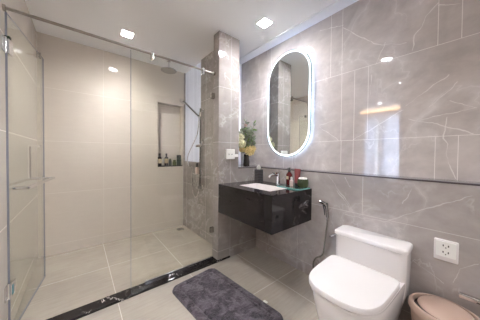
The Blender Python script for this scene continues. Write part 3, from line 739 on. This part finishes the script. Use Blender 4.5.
# ------------------------------------------------------------------ toilet
TY = .473
def dring(z, xb, xf, wb, wf, n=3.0, N=40, corner=.03):
    """outline: rounded back at xb, superelliptic front at xf; half width goes from wb (back) to wf (front)"""
    out = []; L = xb - xf
    for k in range(N):
        a = 2 * math.pi * k / N
        c_, s_ = math.cos(a), math.sin(a)
        ex = n if c_ < 0 else 11.0
        cx = math.copysign(abs(c_) ** (2 / ex), c_); sy = math.copysign(abs(s_) ** (2 / ex), s_)
        x = (xb + xf) / 2 + cx * L / 2
        f = (x - xf) / L
        out.append((x, TY + sy * (wf + (wb - wf) * min(1, f * 1.15)), z))
    return out
to = thing('toilet', 'white one-piece toilet with closed lid against the marble wall', 'toilet', (1.4, TY, 0))
bm = BM()
rings(bm, [dring(z, xb, xf, wb, wf, n) for z, xb, xf, wb, wf, n in (
    (.0005, 1.70, 1.12, .145, .125, 2.6), (.03, 1.705, 1.11, .15, .13, 2.6), (.12, 1.71, 1.085, .168, .15, 2.6), (.24, 1.715, 1.055, .19, .172, 2.7),
    (.32, 1.72, 1.035, .200, .182, 2.8), (.368, 1.725, 1.028, .204, .186, 2.8), (.388, 1.725, 1.033, .202, .184, 2.8))])
obj('bowl', bm, M['ceramic'], to, smooth=True)
bm = BM()
tank = lambda z, x0, x1, hw, r: rrect((x0 + x1) / 2, TY + .01, (x1 - x0) / 2, hw, r, z, 6)
rings(bm, [tank(.20, 1.56, 1.735, .19, .03), tank(.26, 1.552, 1.735, .208, .03), tank(.34, 1.552, 1.735, .213, .035), tank(.42, 1.555, 1.735, .215, .035), tank(.562, 1.560, 1.735, .217, .035)])
obj('tank', bm, M['ceramic'], to, smooth=True)
bm = BM()
rings(bm, [tank(.5655, 1.553, 1.742, .219, .03), tank(.568, 1.549, 1.743, .223, .03), tank(.588, 1.549, 1.743, .223, .03), tank(.594, 1.553, 1.741, .219, .03), tank(.597, 1.562, 1.735, .209, .028)])
obj('tank_lid', bm, M['ceramic'], to, smooth=True)
bm = BM()
rings(bm, [dring(z, 1.475, xf, wb, wf, 2.8) for z, xf, wb, wf in ((.3885, 1.034, .198, .178), (.392, 1.026, .202, .182), (.404, 1.024, .203, .183), (.408, 1.03, .199, .179))])
obj('seat_ring', bm, M['ceramic'], to, smooth=True)
bm = BM()
rings(bm, [dring(z, xb, xf, wb, wf, 3.0) for z, xb, xf, wb, wf in ((.411, 1.474, 1.028, .197, .182), (.414, 1.480, 1.020, .203, .188), (.434, 1.480, 1.020, .203, .188), (.440, 1.476, 1.024, .199, .184), (.4435, 1.45, 1.06, .175, .152), (.445, 1.38, 1.14, .10, .08))])
obj('seat_lid', bm, M['ceramic'], to, smooth=True)
for s_ in (-1, 1):
    obj('hinge', cyl(BM(), (1.495, TY + s_ * .10, .405), (1.495, TY + s_ * .15, .405), .014), M['ceramic'], to, smooth=True)
lv = obj('flush_lever', tube(BM(), [(1.60, TY + .2225, .535), (1.60, TY + .245, .535)], .012), M['chrome'], to, smooth=True)
obj('lever_arm', tube(BM(), [(1.60, TY + .245, .535), (1.575, TY + .255, .535), (1.55, TY + .258, .532)], [.009, .008, .006]), M['chrome'], lv, smooth=True)

# bidet sprayer with its hose
BY = .862
bs = thing('bidet_sprayer', 'chrome bidet sprayer with hose hanging on the wall left of the toilet', 'bidet sprayer', (XR, BY, .74))
bm = BM(); box(bm, XR - .008, XR - .0003, BY - .02, BY + .02, .70, .75); box(bm, XR - .035, XR - .008, BY - .012, BY + .012, .715, .735)
obj('holder', bm, M['chrome'], bs, bevel=.003)
hn = obj('spray_handle', tube(BM(), smooth_path([(XR - .048, BY + .035, .757), (XR - .048, BY + .01, .752), (XR - .048, BY - .015, .74), (XR - .048, BY - .03, .70), (XR - .045, BY - .035, .63)], 5), [.014] * 5 + [.014] * 5 + [.011] * 11), M['darkchrome'], bs, smooth=True)
obj('trigger', tube(BM(), [(XR - .060, BY + .0, .735), (XR - .066, BY - .015, .70), (XR - .064, BY - .02, .65)], [.005, .006, .004]), M['black'], hn, smooth=True)
obj('hose', tube(BM(), smooth_path([(XR - .045, BY - .035, .635), (XR - .045, BY - .03, .55), (XR - .045, BY - .02, .45), (XR - .045, BY - .008, .35), (XR - .046, BY - .002, .30), (XR - .046, BY + .02, .262), (XR - .046, BY + .065, .225), (XR - .046, BY + .09, .17), (XR - .045, BY + .085, .11), (XR - .04, BY + .04, .07), (XR - .035, BY - .06, .08), (XR - .03, BY - .12, .13), (XR - .03, BY - .14, .2)], 8), .0066, 8), M['hose'], bs, smooth=True)
obj('valve', cyl(BM(), (XR - .045, BY - .14, .21), (XR - .0005, BY - .14, .21), .014), M['chrome'], bs, smooth=True)

# toilet paper holder at the right edge
tp_ = thing('paper_holder', 'chrome bar holder on the wall above the beige bin', 'holder', (XR, -.05, .385))
obj('bar', rings(BM(), [rrect(XR - .045, .385, .012, .014, .004, y, 3, 'y') for y in (.055, -.15)]), M['chrome'], tp_, smooth=True)
obj('mount', box(BM(), XR - .045, XR - .0004, -.12, -.09, .365, .405), M['chrome'], tp_, bevel=.003)

# waste bin
BCX, BCY = 1.588, .102
wb_ = thing('waste_bin', 'beige oval swing-lid waste bin on the floor right of the toilet', 'bin', (BCX, BCY, 0))
def oval(z, a, b, N=48): return [(BCX + a * math.cos(2 * math.pi * k / N), BCY + b * math.sin(2 * math.pi * k / N), z) for k in range(N)]
obj('body', rings(BM(), [oval(.0005, .105, .115), oval(.01, .11, .12), oval(.280, .132, .146)]), M['bin'], wb_, smooth=True)
obj('rim', rings(BM(), [oval(.2805, .133, .147), oval(.283, .139, .154), oval(.309, .138, .153), oval(.318, .131, .146), oval(.320, .120, .136), oval(.308, .114, .130), oval(.2805, .118, .134)], closed=True), M['bin'], wb_, smooth=True)
bm = BM(); rr = []
for k in range(8):
    f = k / 7; q = math.cos(f * math.pi / 2 * .97)
    rr.append([(BCX + .112 * q * math.cos(2 * math.pi * j / 40), BCY + .113 * q * math.sin(2 * math.pi * j / 40), .316 + .024 * math.sin(f * math.pi / 2)) for j in range(40)])
obj('swing_lid', rings(bm, rr), M['bin'], wb_, smooth=True)
obj('inner_liner', rings(BM(), [oval(.285, .108, .124), oval(.296, .113, .129)]), M['black'], wb_, smooth=True)

# ------------------------------------------------------------------ rug
def rug():
    c = Vector((.875, 1.245, 0)); th = math.radians(5.6); hw, hl, r = .235, .435, .07
    ux = Vector((math.cos(th), math.sin(th), 0)); uy = Vector((-math.sin(th), math.cos(th), 0))
    bm = BM(); NXg, NYg = 120, 210
    def height(a, b):
        # a, b in metres from centre; d = distance inside the outline
        qx, qy = abs(a) - (hw - r), abs(b) - (hl - r)
        d = -(math.hypot(max(qx, 0), max(qy, 0)) + min(max(qx, qy), 0) - r)
        e = max(0, min(1, d / .02)); z = .004 + .020 * math.sqrt(1 - (1 - e) ** 2)
        g = abs(d - .062); z -= .006 * max(0, 1 - g / .012)
        p_ = Vector((a * 60, b * 60, 0)); q_ = Vector((a * 14, b * 14, 3))
        z += e * (.0028 * mnoise.noise(p_) + .002 * mnoise.noise(p_ * 2.7) + .003 * mnoise.noise(q_))
        return z
    def warp(i, j):
        s, t_ = 2 * i / NXg - 1, 2 * j / NYg - 1
        a, b = s * hw, t_ * hl
        # round the corners by pulling grid points in
        ca, cb = hw - r, hl - r
        if abs(a) > ca and abs(b) > cb:
            da, db = abs(a) - ca, abs(b) - cb; m_ = max(da, db); L = math.hypot(da, db)
            if L > 0: k = m_ / L; a = math.copysign(ca + da * k, a); b = math.copysign(cb + db * k, b)
        return a, b
    V = {}
    for i in range(NXg + 1):
        for j in range(NYg + 1):
            a, b = warp(i, j); q = c + ux * a + uy * b
            V[i, j] = bm.verts.new((q.x, q.y, height(a, b)))
    for i in range(NXg):
        for j in range(NYg): bm.faces.new((V[i, j], V[i + 1, j], V[i + 1, j + 1], V[i, j + 1]))
    # skirt down to the floor
    loop = [V[i, 0] for i in range(NXg)] + [V[NXg, j] for j in range(NYg)] + [V[i, NYg] for i in range(NXg, 0, -1)] + [V[0, j] for j in range(NYg, 0, -1)]
    bot = [bm.verts.new((v.co.x, v.co.y, .0006)) for v in loop]
    for k in range(len(loop)): bm.faces.new((loop[k], bot[k], bot[(k + 1) % len(loop)], loop[(k + 1) % len(loop)]))
    rg = thing('bath_rug', 'dark purple-grey plush rug on the floor before the kerb', 'rug', (c.x, c.y, 0))
    o = obj('pile', bm, M['rug'], rg, smooth=True)
    q = c + ux * (hw + .012) + uy * (-.225)
    tg = BM(); v = []
    for z in (.0008, .004):
        for a, b in ((-.02, -.016), (.02, -.016), (.02, .016), (-.02, .016)):
            pt = q + ux * a + uy * b; v.append(tg.verts.new((pt.x, pt.y, z + (.006 if a < 0 else 0))))
    for f in ((3, 2, 1, 0), (4, 5, 6, 7), (0, 1, 5, 4), (1, 2, 6, 5), (2, 3, 7, 6), (3, 0, 4, 7)): tg.faces.new([v[i] for i in f])
    props(obj('care_tag', tg, M['cotton'], rg), 'white care tag')
rug()
